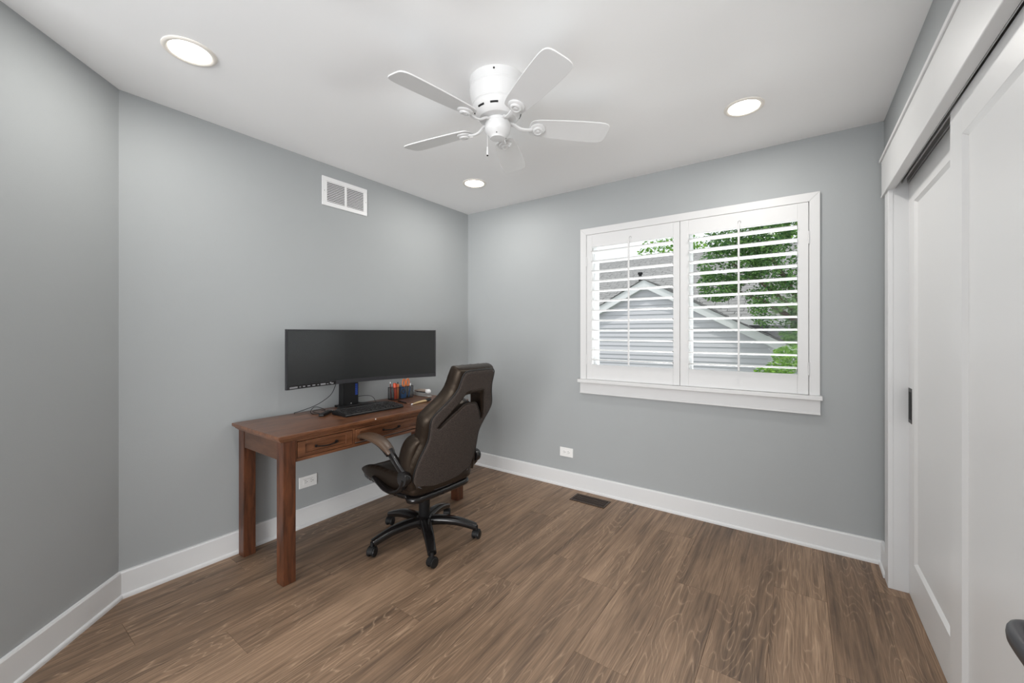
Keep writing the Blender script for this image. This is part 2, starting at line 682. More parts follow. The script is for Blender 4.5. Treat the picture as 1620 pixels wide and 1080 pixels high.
win = structure(thing('window_1', '', ''))
del win['label'], win['category']
cx0, cx1, cz1 = 1.2235, 2.7645, 2.106
cw = .052
def cas(poly):
    return prism(poly, -.02, 0, lambda a, b, d: (a, d, b))
finish('casing', *cas([(cx0, cz1), (cx1, cz1), (cx1 - cw, cz1 - cw), (cx0 + cw, cz1 - cw)]), M_case, win, bevel=.002)
finish('casing', *cas([(cx0, cz1), (cx0 + cw, cz1 - cw), (cx0 + cw, .903), (cx0, .903)]), M_case, win, bevel=.002)
finish('casing', *cas([(cx1, cz1), (cx1 - cw, cz1 - cw), (cx1 - cw, .903), (cx1, .903)]), M_case, win, bevel=.002)
finish('sill', *box(1.212, 2.776, -.052, .06, .878, .903), M_case, win, bevel=.003)
b_ = MB()
b_.add(box(1.222, 2.766, -.020, 0, .79, .878)).add(box(1.222, 2.766, -.026, -.02, .79, .803)).add(box(1.222, 2.766, -.026, -.02, .872, .878))
b_.out('apron', M_case, win, bevel=.0015)
# jamb liner
b_ = MB()
b_.add(box(WX0 - .001, WX0 + .014, .0, T, .903, WZ1)).add(box(WX1 - .014, WX1 + .001, .0, T, .903, WZ1)).add(box(WX0, WX1, .0, T, WZ1 - .014, WZ1 + .001))
b_.out('jamb', M_case, win)
b_ = MB()
b_.add(box(WX0, WX1, .06, T + .02, .87, .93))
b_.out('outer_sill', M_sash, win)
for (a, b) in ((1.29, 1.972), (2.008, 2.698)):
    m_ = MB()
    z0, z1, s = .93, 2.041, .036
    m_.add(box(a, a + s, .085, .125, z0, z1)).add(box(b - s, b, .085, .125, z0, z1)).add(box(a + s, b - s, .085, .125, z0, z0 + .05)).add(box(a + s, b - s, .085, .125, z1 - s, z1))
    sa = m_.out('sash', M_sash, win, bevel=.002)
    finish('pane', *box(a + s - .003, b - s + .003, .103, .107, z0 + .045, z1 - s + .003), M_glass, sa)
finish('mullion', *box(1.972, 2.008, .07, T, .93, WZ1), M_sash, win)

# the two hinged plantation shutter panels
def shutter(x0, x1, sl, sr, label):
    t = thing('window_shutter', label, 'shutter', ((x0 + x1) / 2, -.01, .905), group='plantation shutter panels')
    y0, y1 = -.018, .012
    zb, zt = .9045, 2.0525
    o0, o1 = 1.022, 1.952
    finish('stile', *box(x0, x0 + sl, y0, y1, zb, zt), M_shut, t, bevel=.0018)
    finish('stile', *box(x1 - sr, x1, y0, y1, zb, zt), M_shut, t, bevel=.0018)
    finish('rail', *box(x0 + sl, x1 - sr, y0, y1, o1, zt), M_shut, t, bevel=.0012)
    finish('rail', *box(x0 + sl, x1 - sr, y0, y1, zb, o0), M_shut, t, bevel=.0012)
    n = 12
    pitch = (o1 - o0) / n
    prof = []
    for i in range(14):
        a = 2 * PI * i / 14
        prof.append((.0443 * math.cos(a), .0056 * math.sin(a)))
    ti = R(-3)
    c, s = math.cos(ti), math.sin(ti)
    src = None
    for i in range(n):
        z = o0 + pitch * (i + .5)
        if src is None:
            src = finish('louver', *prism([(a * c - b * s, a * s + b * c) for a, b in prof], x0 + sl + .002, x1 - sr - .002, lambda a, b, d: (d, -.003 + a, z + b)), M_shut, t, smooth=50)
            z_src = z
        else:
            o = src.copy()
            COL.objects.link(o)
            place(o, Matrix.Translation(Vector((0, 0, z - z_src))) @ WM[src], t)
    xc = (x0 + sl + x1 - sr) / 2
    finish('tilt_rod', *box(xc - .006, xc + .006, -.060, -.049, o0 + .008, o1 + .018), M_shut, t, bevel=.002)
    m_ = MB()
    m_.add(tube([(xc - .008, -.0185, o1 + .030), (xc - .008, -.0185, o1 + .040), (xc, -.0185, o1 + .047), (xc + .008, -.0185, o1 + .040), (xc + .008, -.0185, o1 + .030)], .0014, 6))
    m_.out('rod_notch', M_alu, t)
    return t

shl = shutter(1.2785, 1.9835, .0475, .0435, 'left white louvered window shutter panel, looking onto the grey gable')
shr = shutter(1.9865, 2.7095, .0555, .0535, 'right white louvered window shutter panel, looking onto the green tree')
for t, xs in ((shl, (1.2775,)), (shr, (2.7105,))):
    for xh in xs:
        for zc in (1.84, 1.06):
            finish('hinge', *lathe([(.0045, zc - .038), (.0045, zc + .038)], 10, (xh, -.0235, 0)), M_shut, t, smooth=40)

# ------------------------------------------------------------------ closet: casing, header, track, two sliding doors
def trim_piece(name, vf, bevel=.002):
    return structure(finish(name, *vf, M_trim, bevel=bevel))

trim_piece('trim_1', box(3.025, W_, -.268, -.176, 0, 2.0))
trim_piece('trim_2', box(3.025, W_, -2.18, -2.084, 0, 2.0))
b_ = MB()
b_.add(box(3.019, W_, -2.235, -.122, 1.988, 2.178))
b_.add(box(3.012, W_, -2.245, -.098, 2.178, 2.196))
b_.add(box(3.016, 3.05, -2.235, -.125, 1.984, 1.996))
structure(b_.out('trim_3', M_case, bevel=.0025))
# jamb, head and track
b_ = MB()
b_.add(box(3.026, 3.175, CY0 - .004, CY0 + .014, 0, 2.03)).add(box(3.026, 3.175, CY1 - .014, CY1 + .004, 0, 2.03))
structure(b_.out('trim_4', M_trim))
structure(finish('trim_5', *box(3.026, 3.175, CY1, CY0, 2.028, 2.05), M_trim))
b_ = MB()
for xa in (3.052, 3.074, 3.094, 3.116, 3.138):
    b_.add(box(xa - .0015, xa + .0015, CY1 + .016, CY0 - .016, 1.985 if xa < 3.06 else 2.004, 2.028))
structure(b_.out('trim_6', M_alu))

def panel_door(name, xf, th, y0, y1, z0, z1, sw=.115, rt=.115, rb=.19):
    """recessed flat panel door lying in the x plane, face at xf looking to -x"""
    d = thing(name, '', '')
    del d['label'], d['category']
    structure(d)
    finish('stile', *box(xf, xf + th, y0, y0 + sw, z0, z1), M_door, d, bevel=.001)
    finish('stile', *box(xf, xf + th, y1 - sw, y1, z0, z1), M_door, d, bevel=.001)
    finish('rail', *box(xf, xf + th, y0 + sw, y1 - sw, z1 - rt, z1), M_door, d)
    finish('rail', *box(xf, xf + th, y0 + sw, y1 - sw, z0, z0 + rb), M_door, d)
    a0, a1, b0, b1 = y0 + sw, y1 - sw, z0 + rb, z1 - rt
    dpt, sl = .011, .012
    v = []
    for (i, xx) in ((0, xf + .0005), (sl, xf + dpt)):
        v += [(xx, a0 + i, b0 + i), (xx, a1 - i, b0 + i), (xx, a1 - i, b1 - i), (xx, a0 + i, b1 - i)]
    v += [(xf + th - .004, a0, b0), (xf + th - .004, a1, b0), (xf + th - .004, a1, b1), (xf + th - .004, a0, b1)]
    f = [(4, 5, 6, 7), (8, 9, 10, 11)]
    for i in range(4):
        j = (i + 1) % 4
        f.append((i, j, 4 + j, 4 + i))
        f.append((i, j, 8 + j, 8 + i))
    finish('door_panel', v, f, M_door, d)
    return d

d1 = panel_door('door_1', 3.100, .034, -1.185, -.264, .006, 2.004, rb=.185)
m_ = MB()
m_.add(box(3.0985, 3.104, -.336, -.268, .838, 1.006))
pl_ = m_.out('flush_pull', M_dbronze, d1, bevel=.001, label='dark bronze flush pull')
finish('finger_recess', *box(3.0978, 3.099, -.326, -.281, .856, .988), M_slot, pl_)
d2 = panel_door('door_2', 3.060, .034, -2.075, -1.111, .006, 1.986)
# open entry door standing just outside the frame; its lever reaches in
d3 = panel_door('door_3', 2.915, .036, -3.07, -2.235, .008, 2.03)
lv = MB()
lv.add(lathe([(.0, 0), (.026, 0), (.026, -.006), (.022, -.009), (.0, -.009)], 24, (2.915, -2.315, .945), cap=False, axis='X'))
lv.add(lathe([(.010, -.008), (.010, -.055)], 16, (2.915, -2.315, .945), axis='X'))
lo = lv.out('lever_rosette', M_gun, d3, smooth=40, label='gunmetal lever handle')
pth = smooth_path([(2.880, -2.310, .945), (2.860, -2.313, .946), (2.850, -2.328, .945), (2.850, -2.37, .943), (2.854, -2.43, .940)], 6)
finish('lever', *tube(pth, [(.0075, .011, .8)] * len(pth), 14), M_gun, lo, smooth=45)

# ------------------------------------------------------------------ desk
DZ = .76
desk = thing('writing_desk', 'reddish brown wooden writing desk with drawers along the grey wall', 'desk', (.305, -1.348, 0))
DY0, DY1 = -2.047, -.65
XB, XF = .028, .582
for a, b in ((DY0, -1.0615), (-1.0600, DY1)):
    finish('desktop', *box(XB, XF, a, b, DZ - .017, DZ), M_deskY, desk, bevel=.0025)
m_ = MB()
for i, (ins, z0, z1) in enumerate(((.008, DZ - .023, DZ - .017), (.013, DZ - .030, DZ - .023), (.021, DZ - .037, DZ - .030))):
    m_.add(box(XB + (ins if i else .004), XF - ins, DY0 + ins, DY1 - ins, z0, z1))
m_.out('top_moulding', M_deskY, desk, bevel=.002)
LX = [(.034, .099), (.489, .557)]
LY = [(-2.014, -1.950), (-.748, -.682)]
ZT = DZ - .037
for xa, xb in LX:
    for ya, yb in LY:
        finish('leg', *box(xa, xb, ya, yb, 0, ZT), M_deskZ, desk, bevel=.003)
ZA = .624
for ya, yb in ((-2.010, -1.990), (-.706, -.686)):
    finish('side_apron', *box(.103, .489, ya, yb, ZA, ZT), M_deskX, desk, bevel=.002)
finish('back_apron', *box(.040, .058, -1.95, -.748, ZA, ZT), M_deskY, desk)
m_ = MB()
FX = .549
m_.add(box(FX - .02, FX, -1.947, -.751, ZT - .012, ZT))
m_.add(box(FX - .02, FX, -1.947, -.751, ZA - .016, ZA))
for ya, yb in ((-1.947, -1.941), (-1.622, -1.606), (-1.094, -1.078), (-.759, -.751)):
    m_.add(box(FX - .02, FX, ya, yb, ZA, ZT - .012))
m_.out('front_frame', M_deskY, desk, bevel=.001)
finish('drawer_box', *box(.10, FX - .03, -1.94, -.76, ZA + .004, ZT - .004), M_deskY, desk)

def pull(parent, yc, zc):
    p = smooth_path([(FX, yc - .058, zc), (FX + .018, yc - .056, zc), (FX + .021, yc - .03, zc - .003), (FX + .020, yc, zc - .006), (FX + .021, yc + .03, zc - .003), (FX + .018, yc + .056, zc), (FX, yc + .058, zc)], 5)
    m_ = MB()
    m_.add(tube(p, .0042, 8))
    for s in (-1, 1):
        m_.add(lathe([(.008, 0), (.008, .004), (.005, .006)], 12, (FX - .001, yc + s * .058, zc), axis='X'))
    m_.out('handle', M_dbronze, parent, smooth=40, label='dark bronze handle')

def drawer(y0, y1, z0, z1):
    fr = .040 if y1 - y0 < .4 else .030
    m_ = MB()
    xa, xb = FX - .018, FX + .003
    m_.add(box(xa, xb, y0, y0 + fr, z0, z1)).add(box(xa, xb, y1 - fr, y1, z0, z1)).add(box(xa, xb, y0 + fr, y1 - fr, z0, z0 + .017)).add(box(xa, xb, y0 + fr, y1 - fr, z1 - .017, z1))
    m_.add(box(xa, xb - .009, y0 + fr, y1 - fr, z0 + .017, z1 - .017))
    d = m_.out('drawer', M_deskY, desk, bevel=.0012)
    pull(d, (y0 + y1) / 2, (z0 + z1) / 2)

drawer(-1.938, -1.625, ZA + .003, ZT - .015)
drawer(-1.603, -1.097, ZA + .008, ZT - .015)
drawer(-1.075, -.762, ZA + .003, ZT - .015)
finish('sticker', *lathe([(.0, 0), (.004, 0), (.004, .0012), (0, .0012)], 10, (XF + .0003, -1.49, DZ - .006), cap=False, axis='X'), M_white, desk, label='small white dot')

# ------------------------------------------------------------------ monitor
MX, MY, MR, MW, MPSI = .175, -1.283, 1.5, 1.092, R(-8)
mon = thing('curved_monitor', 'ultrawide curved black monitor switched off on the wooden desk', 'monitor', (.13, -1.33, DZ))

def mpos(s, dep, z):
    """s along the screen arc, dep behind the screen face"""
    a = s / MR
    r = MR + dep
    lx = MR - r * math.cos(a)
    ly = r * math.sin(a)
    return (MX + lx * math.cos(MPSI) - ly * math.sin(MPSI), MY + lx * math.sin(MPSI) + ly * math.cos(MPSI), z)

def mslab(s0, s1, z0, z1, d0, d1, n=28):
    v = []
    f = []
    for i in range(n + 1):
        s = s0 + (s1 - s0) * i / n
        v += [mpos(s, d0, z0), mpos(s, d0, z1), mpos(s, d1, z1), mpos(s, d1, z0)]
    for i in range(n):
        for k in range(4):
            f.append((i * 4 + k, i * 4 + (k + 1) % 4, i * 4 + 4 + (k + 1) % 4, i * 4 + 4 + k))
    f += [(0, 1, 2, 3), tuple(n * 4 + k for k in range(4))]
    return v, f

ZB, ZTM = .933, 1.294
hw = MW / 2
finish('screen', *mslab(-hw + .007, hw - .007, ZB + .026, ZTM - .007, -.0005, .012), M_screen, mon, smooth=30)
m_ = MB()
m_.add(mslab(-hw, hw, ZTM - .007, ZTM, -.002, .014)).add(mslab(-hw, -hw + .007, ZB, ZTM - .007, -.002, .014, 2)).add(mslab(hw - .007, hw, ZB, ZTM - .007, -.002, .014, 2))
m_.out('bezel', M_bezel, mon, smooth=30)
chin = finish('chin', *mslab(-hw + .007, hw - .007, ZB, ZB + .026, -.004, .014), M_bezel, mon, smooth=30)
finish('back_cover', *mslab(-hw + .16, hw - .16, ZB + .030, ZTM - .035, .010, .055), M_black, mon, smooth=30)
# spec sticker strip on the lower left with pale marks
finish('sticker', *mslab(-hw + .012, -hw + .335, ZB + .003, ZB + .023, -.0046, -.004, 10), M_gloss, chin, label='glossy black sticker strip')
m_ = MB()
M_mark = mat('pale_print', (.22, .22, .23), .5, var=.02)
for a, b, zl, zh in ((.016, .070, .006, .016), (.082, .092, .008, .014), (.106, .122, .008, .015), (.136, .156, .008, .014), (.170, .190, .008, .015), (.204, .216, .008, .013), (.226, .262, .006, .016), (.270, .282, .008, .013), (.292, .302, .010, .019), (.300, .318, .006, .014)):
    m_.add(mslab(-hw + a, -hw + b, ZB + zl, ZB + zh, -.0050, -.0046, 2))
m_.out('print', M_mark, chin)
# stand
m_ = MB()
m_.add(prism([(-.062, DZ + .012), (.062, DZ + .012), (.060, 1.08), (-.060, 1.08)], 0, .05, lambda a, b, d: (.052 + d, -1.345 + a, b)))
neck = m_.out('neck', M_black, mon, bevel=.004)
finish('mount', *box(.075, .150, -1.405, -1.265, 1.06, 1.17), M_black, mon, bevel=.005)
v, f = prism([(.040, -1.43), (.085, -1.43), (.225, -1.53), (.245, -1.52), (.150, -1.38), (.150, -1.30), (.235, -1.12), (.215, -1.105), (.085, -1.25), (.040, -1.25)], DZ + .0005, DZ + .014, lambda a, b, d: (a, b, d))
finish('foot', v, f, M_black, mon, bevel=.003)
M_blue = mat('blue_print', (.010, .045, .28), .4, var=.05)
m_ = MB()
for i in range(6):
    m_.add(box(.1021, .1027, -1.310, -1.291, .836 + i * .0135, .846 + i * .0135))
m_.out('emblem', M_blue, neck, label='blue upright lettering')
finish('foot_badge', *box(.102, .1035, -1.345, -1.340, DZ + .018, DZ + .024), M_white, neck)

def cable(name, pts, r, label):
    o = finish(name, *tube(smooth_path(pts, 8), r, 6), M_black, None, smooth=60)
    tag(o, label, 'cable')
    return o

cable('monitor_cable', [(.158, -1.49, .933), (.120, -1.505, .86), (.075, -1.575, .80), (.045, -1.665, .770), (.037, -1.70, .7635), (.06, -1.710, .7625)], .0021, 'thin black cable drooping from the monitor underside to the desktop')
cable('looped_cable', [(.045, -1.40, .80), (.05, -1.24, .812), (.06, -1.16, .806), (.075, -1.135, .785), (.085, -1.13, .7625), (.12, -1.12, .7625)], .0020, 'thin black cable arching beside the right of the monitor stand')
cable('coiled_cable', [(.10, -1.53, .763), (.09, -1.570, .785), (.10, -1.61, .790), (.12, -1.640, .772), (.16, -1.65, .7625), (.19, -1.62, .7625), (.17, -1.57, .768), (.12, -1.58, .773), (.11, -1.62, .7685), (.17, -1.635, .7675), (.21, -1.60, .7625)], .0021, 'tangled black cable left of the monitor foot')
ad = thing('cable_adapter', 'small dark adapter box with pale end cap left of the keyboard', 'adapter', (.245, -1.615, DZ), R(-52))
finish('body', *box(-.075, .060, -.016, .016, .0005, .017), M_black, ad, bevel=.004, M=WM[ad])
finish('end_cap', *box(-.090, -.075, -.014, .014, .002, .016), M_alu, ad, bevel=.003, M=WM[ad], label='pale grey end cap')

# keyboard
kb = thing('keyboard', 'full size black keyboard lying in front of the monitor', 'keyboard', (.352, -1.372, DZ), R(-1.5))
KL, KD = .428, .155
v, f = prism([(-.078, .0008), (.082, .0008), (.082, .010), (.078, .0135), (-.070, .026), (-.078, .022)], -KL / 2, KL / 2, lambda a, b, d: (a, d, b))
finish('case', v, f, M_black, kb, M=WM[kb], bevel=.002)
v, f = prism([(-.079, .021), (-.072, .027), (-.050, .0258), (-.050, .024)], -KL / 2 + .02, KL / 2 - .06, lambda a, b, d: (a, d, b))
finish('back_strip', v, f, M_kwave, kb, M=WM[kb], label='grey strip behind the keys')
ks = MB()
for r_ in range(6):
    xr = -.040 + r_ * .0205
    zr = .0258 - (xr + .07) * .0845
    yy = -KL / 2 + .010
    blocks = [(yy, yy + .278, 14 if r_ < 5 else 8), (yy + .286, yy + .338, 3), (yy + .346, yy + .420, 4)]
    for a, b, n in blocks:
        wq = (b - a) / n
        for i in range(n):
            y0, y1 = a + i * wq + .0012, a + (i + 1) * wq - .0012
            bx = box(xr - .0085, xr + .0085, y0, y1, zr - .003, zr + .0065)
            vv = [((p[0] + (xr - p[0]) * (.16 if p[2] > zr else 0)), p[1] + ((y0 + y1) / 2 - p[1]) * (.16 if p[2] > zr else 0), p[2]) for p in bx[0]]
            ks.add((vv, bx[1]))
ks.out('keys', M_key, kb, M=WM[kb], kind='stuff')

# ------------------------------------------------------------------ desk organizer and what stands in it
org = thing('desk_organizer', 'black wire mesh pen organizer at the back of the desk beside the stapler', 'organizer', (.118, -.92, DZ))
ox0, ox1, oy0, oy1, oh = .085, .152, -1.015, -.828, .092
def mesh_panel(p, du, dv, nu, nv):
    m_ = MB()
    p, du, dv = Vector(p), Vector(du), Vector(dv)
    for i in range(nu + 1):
        a = p + du * (i / nu)
        m_.add(tube([a, a + dv], .0006, 4))
    for j in range(nv + 1):
        a = p + dv * (j / nv)
        m_.add(tube([a, a + du], .0006, 4, up=(.3, .5, 1)))
    return m_
Z1 = DZ + .001
for p, du, nu in (((ox1, oy0, Z1), (0, oy1 - oy0, 0), 34), ((ox0, oy0, Z1), (0, oy1 - oy0, 0), 34), ((ox0, oy0, Z1), (ox1 - ox0, 0, 0), 12), ((ox0, oy1, Z1), (ox1 - ox0, 0, 0), 12), ((ox0, -.945, Z1), (ox1 - ox0, 0, 0), 12)):
    mesh_panel(p, du, (0, 0, oh), nu, 16).out('mesh_wall', M_black, org)
m_ = MB()
m_.add(box(ox0, ox1, oy0, oy1, DZ + .0005, DZ + .002))
for zz in (Z1 + .002, Z1 + oh):
    m_.add(tube([(ox0, oy0, zz), (ox1, oy0, zz), (ox1, oy1, zz), (ox0, oy1, zz)], .0022, 6, closed=True))
for (a, b) in ((ox0, oy0), (ox1, oy0), (ox1, oy1), (ox0, oy1)):
    m_.add(tube([(a, b, DZ + .001), (a, b, Z1 + oh)], .0024, 6))
m_.add(tube([(ox0, -.945, Z1 + oh), (ox1, -.945, Z1 + oh)], .002, 6))
m_.out('frame', M_black, org, smooth=50)
M_red = mat('red_orange_plastic', (.75, .09, .03), .35, var=.05)
M_oran = mat('orange_plastic', (.80, .22, .06), .38, var=.06)
M_bl = mat('blue_plastic', (.02, .13, .36), .35, var=.08)
M_steel = mat('steel', (.5, .5, .5), .3, metal=1, var=.04)

def pen(name, base, top, r, m1, m2, label, cat, capl=.3):
    a, b = Vector(base), Vector(top)
    t = thing(name, label, cat, base)
    mid = b + (a - b) * capl
    finish('barrel', *tube([a, a + (mid - a) * .08, mid], [r * .6, r, r], 10), m1, t, smooth=40)
    finish('cap', *tube([mid, b - (b - mid) * .1, b], [r * 1.08, r * 1.05, r * .75], 10), m2, t, smooth=40)
    return t

zb_ = DZ + .003
pen('marker', (.135, -.985, zb_), (.130, -.990, DZ + .128), .0125, M_red, M_red, 'thick red orange marker in the left of the mesh organizer', 'marker')
pen('highlighter', (.132, -.968, zb_), (.122, -.957, DZ + .118), .012, M_oran, M_oran, 'pale orange highlighter next to the red orange marker', 'marker')
pen('pen', (.120, -.955, zb_), (.115, -.948, DZ + .130), .0042, M_black, M_black, 'slim black pen behind the orange highlighter', 'pen')
M_maroon = mat('maroon_plastic', (.16, .03, .03), .4, var=.05)
pen('pencil', (.100, -1.000, zb_), (.098, -1.006, DZ + .140), .004, M_maroon, M_steel, 'slim maroon pencil at the far left of the mesh organizer', 'pencil', .12)
pen('ballpoint', (.120, -.845, zb_), (.135, -.838, DZ + .112), .0045, M_bl, M_white, 'blue pen with white end at the right of the mesh organizer', 'pen', .25)

def scissors(name, loc, rz, mt, label, hz, s=1.0):
    t = thing(name, label, 'scissors', loc, rz)
    Mx = WM[t]
    m_ = MB()
    for sg in (-1, 1):
        m_.add(prism([(sg * .002, 0), (sg * .009, hz * .85), (sg * -.004, hz)], -.0012 + sg * .0012, .0012 + sg * .0012, lambda a, b, d: (d, a, b)))
    m_.out('blade', M_steel, t, M=Mx)
    for sg in (-1, 1):
        loop = []
        for i in range(16):
            a = 2 * PI * i / 16
            loop.append((sg * .001, sg * .017 * s + .012 * s * math.cos(a), hz + .028 * s + .023 * s * math.sin(a)))
        finish('handle_loop', *tube(loop, .0046 * s, 8, closed=True, up=(1, 0, 0)), mt, t, M=Mx, smooth=60)
    return t

scissors('scissors', (.118, -.872, zb_), R(8), M_oran, 'scissors with pale orange loop handles sticking out of the mesh organizer', .080, 1.25)
# blue tape dispenser leaning inside the middle compartment
td = thing('tape_dispenser', 'blue tape dispenser standing in the mesh organizer', 'tape dispenser', (.128, -.912, zb_), R(4))
pr = smooth_loop([(-.024, .004), (.020, .0), (.030, .022), (.022, .060), (.006, .086), (-.022, .092), (-.030, .070), (-.030, .030)], 3)
finish('body', *prism(pr, -.012, .012, lambda a, b, d: (d, a, b)), M_bl, td, M=WM[td], bevel=.003)
finish('tape_roll', *lathe([(.010, -.0135), (.020, -.0135), (.020, .0135), (.010, .0135)], 20, (0, -.004, .052), cap=False, axis='X'), M_kwave, td, M=WM[td], smooth=40)

# stapler
st = thing('stapler', 'beige and silver stapler at the far end of the desk', 'stapler', (.155, -.742, DZ), R(-3))
M_beige = mat('beige_stapler_top', (.33, .27, .225), .35, var=.05)
M_silver = mat('silver_grey_stapler', (.50, .49, .47), .3, metal=.5, var=.04)
Ms = WM[st]
v, f = prism([(-.088, .0005), (.106, .0005), (.110, .006), (.098, .011), (.02, .013), (-.075, .016), (-.088, .012)], -.019, .019, lambda a, b, d: (a, d, b))
finish('base', v, f, M_silver, st, M=Ms, bevel=.003)
v, f = prism([(-.085, .012), (-.050, .016), (-.050, .032), (-.085, .030)], -.016, .016, lambda a, b, d: (a, d, b))
finish('hinge_block', v, f, M_silver, st, M=Ms, bevel=.003)
v, f = prism([(-.080, .026), (.082, .034), (.082, .042), (-.060, .036)], -.009, .009, lambda a, b, d: (a, d, b))
finish('magazine', v, f, M_black, st, M=Ms)
v, f = prism([(-.078, .034), (.070, .041), (.090, .040), (.088, .052), (.070, .060), (-.02, .056), (-.070, .046)], -.017, .017, lambda a, b, d: (a, d, b))
finish('arm', v, f, M_beige, st, M=Ms, bevel=.004)
v, f = prism([(.066, .036), (.097, .032), (.099, .046), (.086, .060), (.068, .0615)], -.0172, .0172, lambda a, b, d: (a, d, b))
finish('nose', v, f, M_white, st, M=Ms, bevel=.003, label='white nose')

# small brush and dark pen on the right of the keyboard
br = thing('small_brush', 'tan handled small brush with black bristles beside the chair back', 'brush', (.402, -.965, DZ), R(98))
Mb = WM[br]
M_tan = mat('tan_wood', (.50, .37, .20), .45, var=.1, vscale=40)
pth = [(-.098, 0, .0055), (-.08, 0, .006), (-.03, 0, .0085), (.015, 0, .0095), (.045, 0, .009)]
finish('handle', *tube(pth, [(.004, .004), (.0055, .005), (.009, .0075), (.013, .0085), (.016, .008)], 12), M_tan, br, M=Mb, smooth=50)
finish('handle_tip', *tube([(-.106, 0, .0055), (-.097, 0, .0055)], .0048, 10), M_white, br, M=Mb, smooth=50)
pth = [(.044, 0, .009), (.06, 0, .011), (.09, 0, .013), (.102, 0, .012)]
finish('bristles', *tube(pth, [(.017, .008), (.021, .010), (.020, .011), (.012, .007)], 12), M_black, br, M=Mb, smooth=50)
dp = thing('dark_pen', 'slim dark pen lying right of the keyboard', 'pen', (.29, -1.045, DZ), R(-12))
finish('barrel', *tube([(-.07, 0, .005), (.045, 0, .005)], .0045, 10), M_black, dp, M=WM[dp], smooth=50)
finish('tip', *tube([(.045, 0, .005), (.066, 0, .0045)], [.004, .0012], 10), M_dbronze, dp, M=WM[dp], smooth=50)

# ------------------------------------------------------------------ office chair
CH = thing('office_chair', 'brown and black high back office chair pulled up to the desk', 'chair', (.772, -1.275, 0), R(-3))
MC = WM[CH]

def xrear(z):
    return .222 + .36 * (z - .5)

def cyz(z):
    t = (z - .62) / .36
    t = max(0, min(1, t))
    return -.012 + .058 * t * t * (3 - 2 * t)

HWZ = [(.372, .110), (.378, .155), (.395, .200), (.435, .232), (.49, .243), (.54, .243), (.60, .234), (.68, .216), (.74, .226), (.79, .243), (.83, .243), (.87, .216), (.92, .176), (.97, .150), (1.03, .142), (1.07, .132), (1.083, .095)]
def outline(infl=0, zlo=0, zhi=0):
    p = []
    for z, h in HWZ:
        z2 = z
        if z < .42:
            z2 = z - zlo
        if z > 1.06:
            z2 = z + zhi
        p.append((h + infl, z2))
    p = p + [(-a, b) for a, b in p[::-1]]
    return smooth_loop(p, 4)

def hole(g):
    # chevron shaped opening: flat top, two slits running down and out
    h = [(.030, .939 + g), (.056 + g, .938 + g), (.066 + g, .930 + g * .5), (.082 + g, .900), (.125 + g, .836), (.163 + g, .778), (.167 + g, .770 - g), (.160, .766 - g),
         (.122, .808 - g), (.084, .842 - g), (.050, .874 - g), (.030, .884 - g), (.0, .887 - g)]
    return h + [(-a, b) for a, b in h[-2::-1]]

def bend(a, b, wv, off):
    al = math.atan(.36)
    s = abs(a) / .25
    x_ = xrear(b) + off + wv * math.cos(al) - .030 * s ** 2.2
    return (x_, a + cyz(b), b - wv * math.sin(al))

v, f = pillow(outline(.016, .004, .010), hole(0), .105, .045, .011, .012)
finish('backrest', [bend(p.x, p.y, p.z, -.048) for p in v], f, M_leath, CH, M=MC, smooth=60, label='leather covered side bolsters and cushion').modifiers.new('soften', 'SMOOTH').iterations = 5
v, f = pillow(outline(-.016, -.006, -.020), hole(.009), .020, .008, .010, .006)
finish('back_panel', [bend(p.x, p.y, p.z, .006) for p in v], f, M_fabric, CH, M=MC, smooth=60, label='speckled brown fabric rear panel')
pp = [bend(a, b, 0, .010) for a, b in outline(-.012, -.004, -.016)]
finish('piping', *tube(pp, .0032, 6, closed=True, up=(1, 0, 0)), M_pipe, CH, M=MC, smooth=60)
pp = [bend(a, b, 0, .013) for a, b in hole(.009)]
finish('opening_trim', *tube(pp, .003, 6, closed=True, up=(1, 0, 0)), M_leath, CH, M=MC, smooth=60)
# shell lip under the panel
lip = [bend(a, .379 + .06 * (abs(a) / .2) ** 3 - .004, 0, .012) for a in [(-.19 + .38 * i / 20) for i in range(21)]]
finish('bottom_lip', *tube(lip, [(.010, .0045)] * len(lip), 8), M_kwave, CH, M=MC, smooth=60)
# lower side wings of the cushion, wrapping forward at the seat
for s in (-1, 1):
    pth = smooth_path([(.225, s * .200, .70), (.198, s * .220, .685), (.172, s * .232, .65), (.152, s * .238, .59), (.145, s * .238, .53), (.150, s * .232, .46), (.16, s * .222, .41)], 5)
    n = len(pth)
    rr = [(.022 + .018 * math.sin(PI * (i + .6) / (n + .2)), .036 + .024 * math.sin(PI * (i + .6) / (n + .2))) for i in range(n)]
    finish('side_wing', *tube(pth, rr, 14, up=(1, 0, 0)), M_leath, CH, M=MC, smooth=60)
# seat
so = smooth_loop([(-.350, -.17), (-.333, -.225), (-.235, -.250), (-.05, -.258), (.10, -.250), (.19, -.22), (.205, -.1), (.205, .1), (.19, .22), (.10, .250), (-.05, .258), (-.235, .250), (-.333, .225), (-.350, .17), (-.356, 0)], 4)
v, f = pillow(so, None, .090, .032, .014)
def seatpt(p, zc):
    z = zc + p.z
    z += .035 * min(1, abs(p.y) / .25) ** 3 * (1 if p.z > 0 else .2)
    if p.x < -.12:
        z -= 1.0 * (p.x + .12) ** 2 * (1 if p.z > 0 else -.55)
    z -= .02 * (p.x + .05)
    return (p.x, p.y, z)
finish('seat', [seatpt(p, .412) for p in v], f, M_leath, CH, M=MC, smooth=60).modifiers.new('soften', 'SMOOTH').iterations = 4
so2 = [(a * .95 - .004, b * .95) for a, b in so]
v, f = pillow(so2, None, .04, .018, .016)
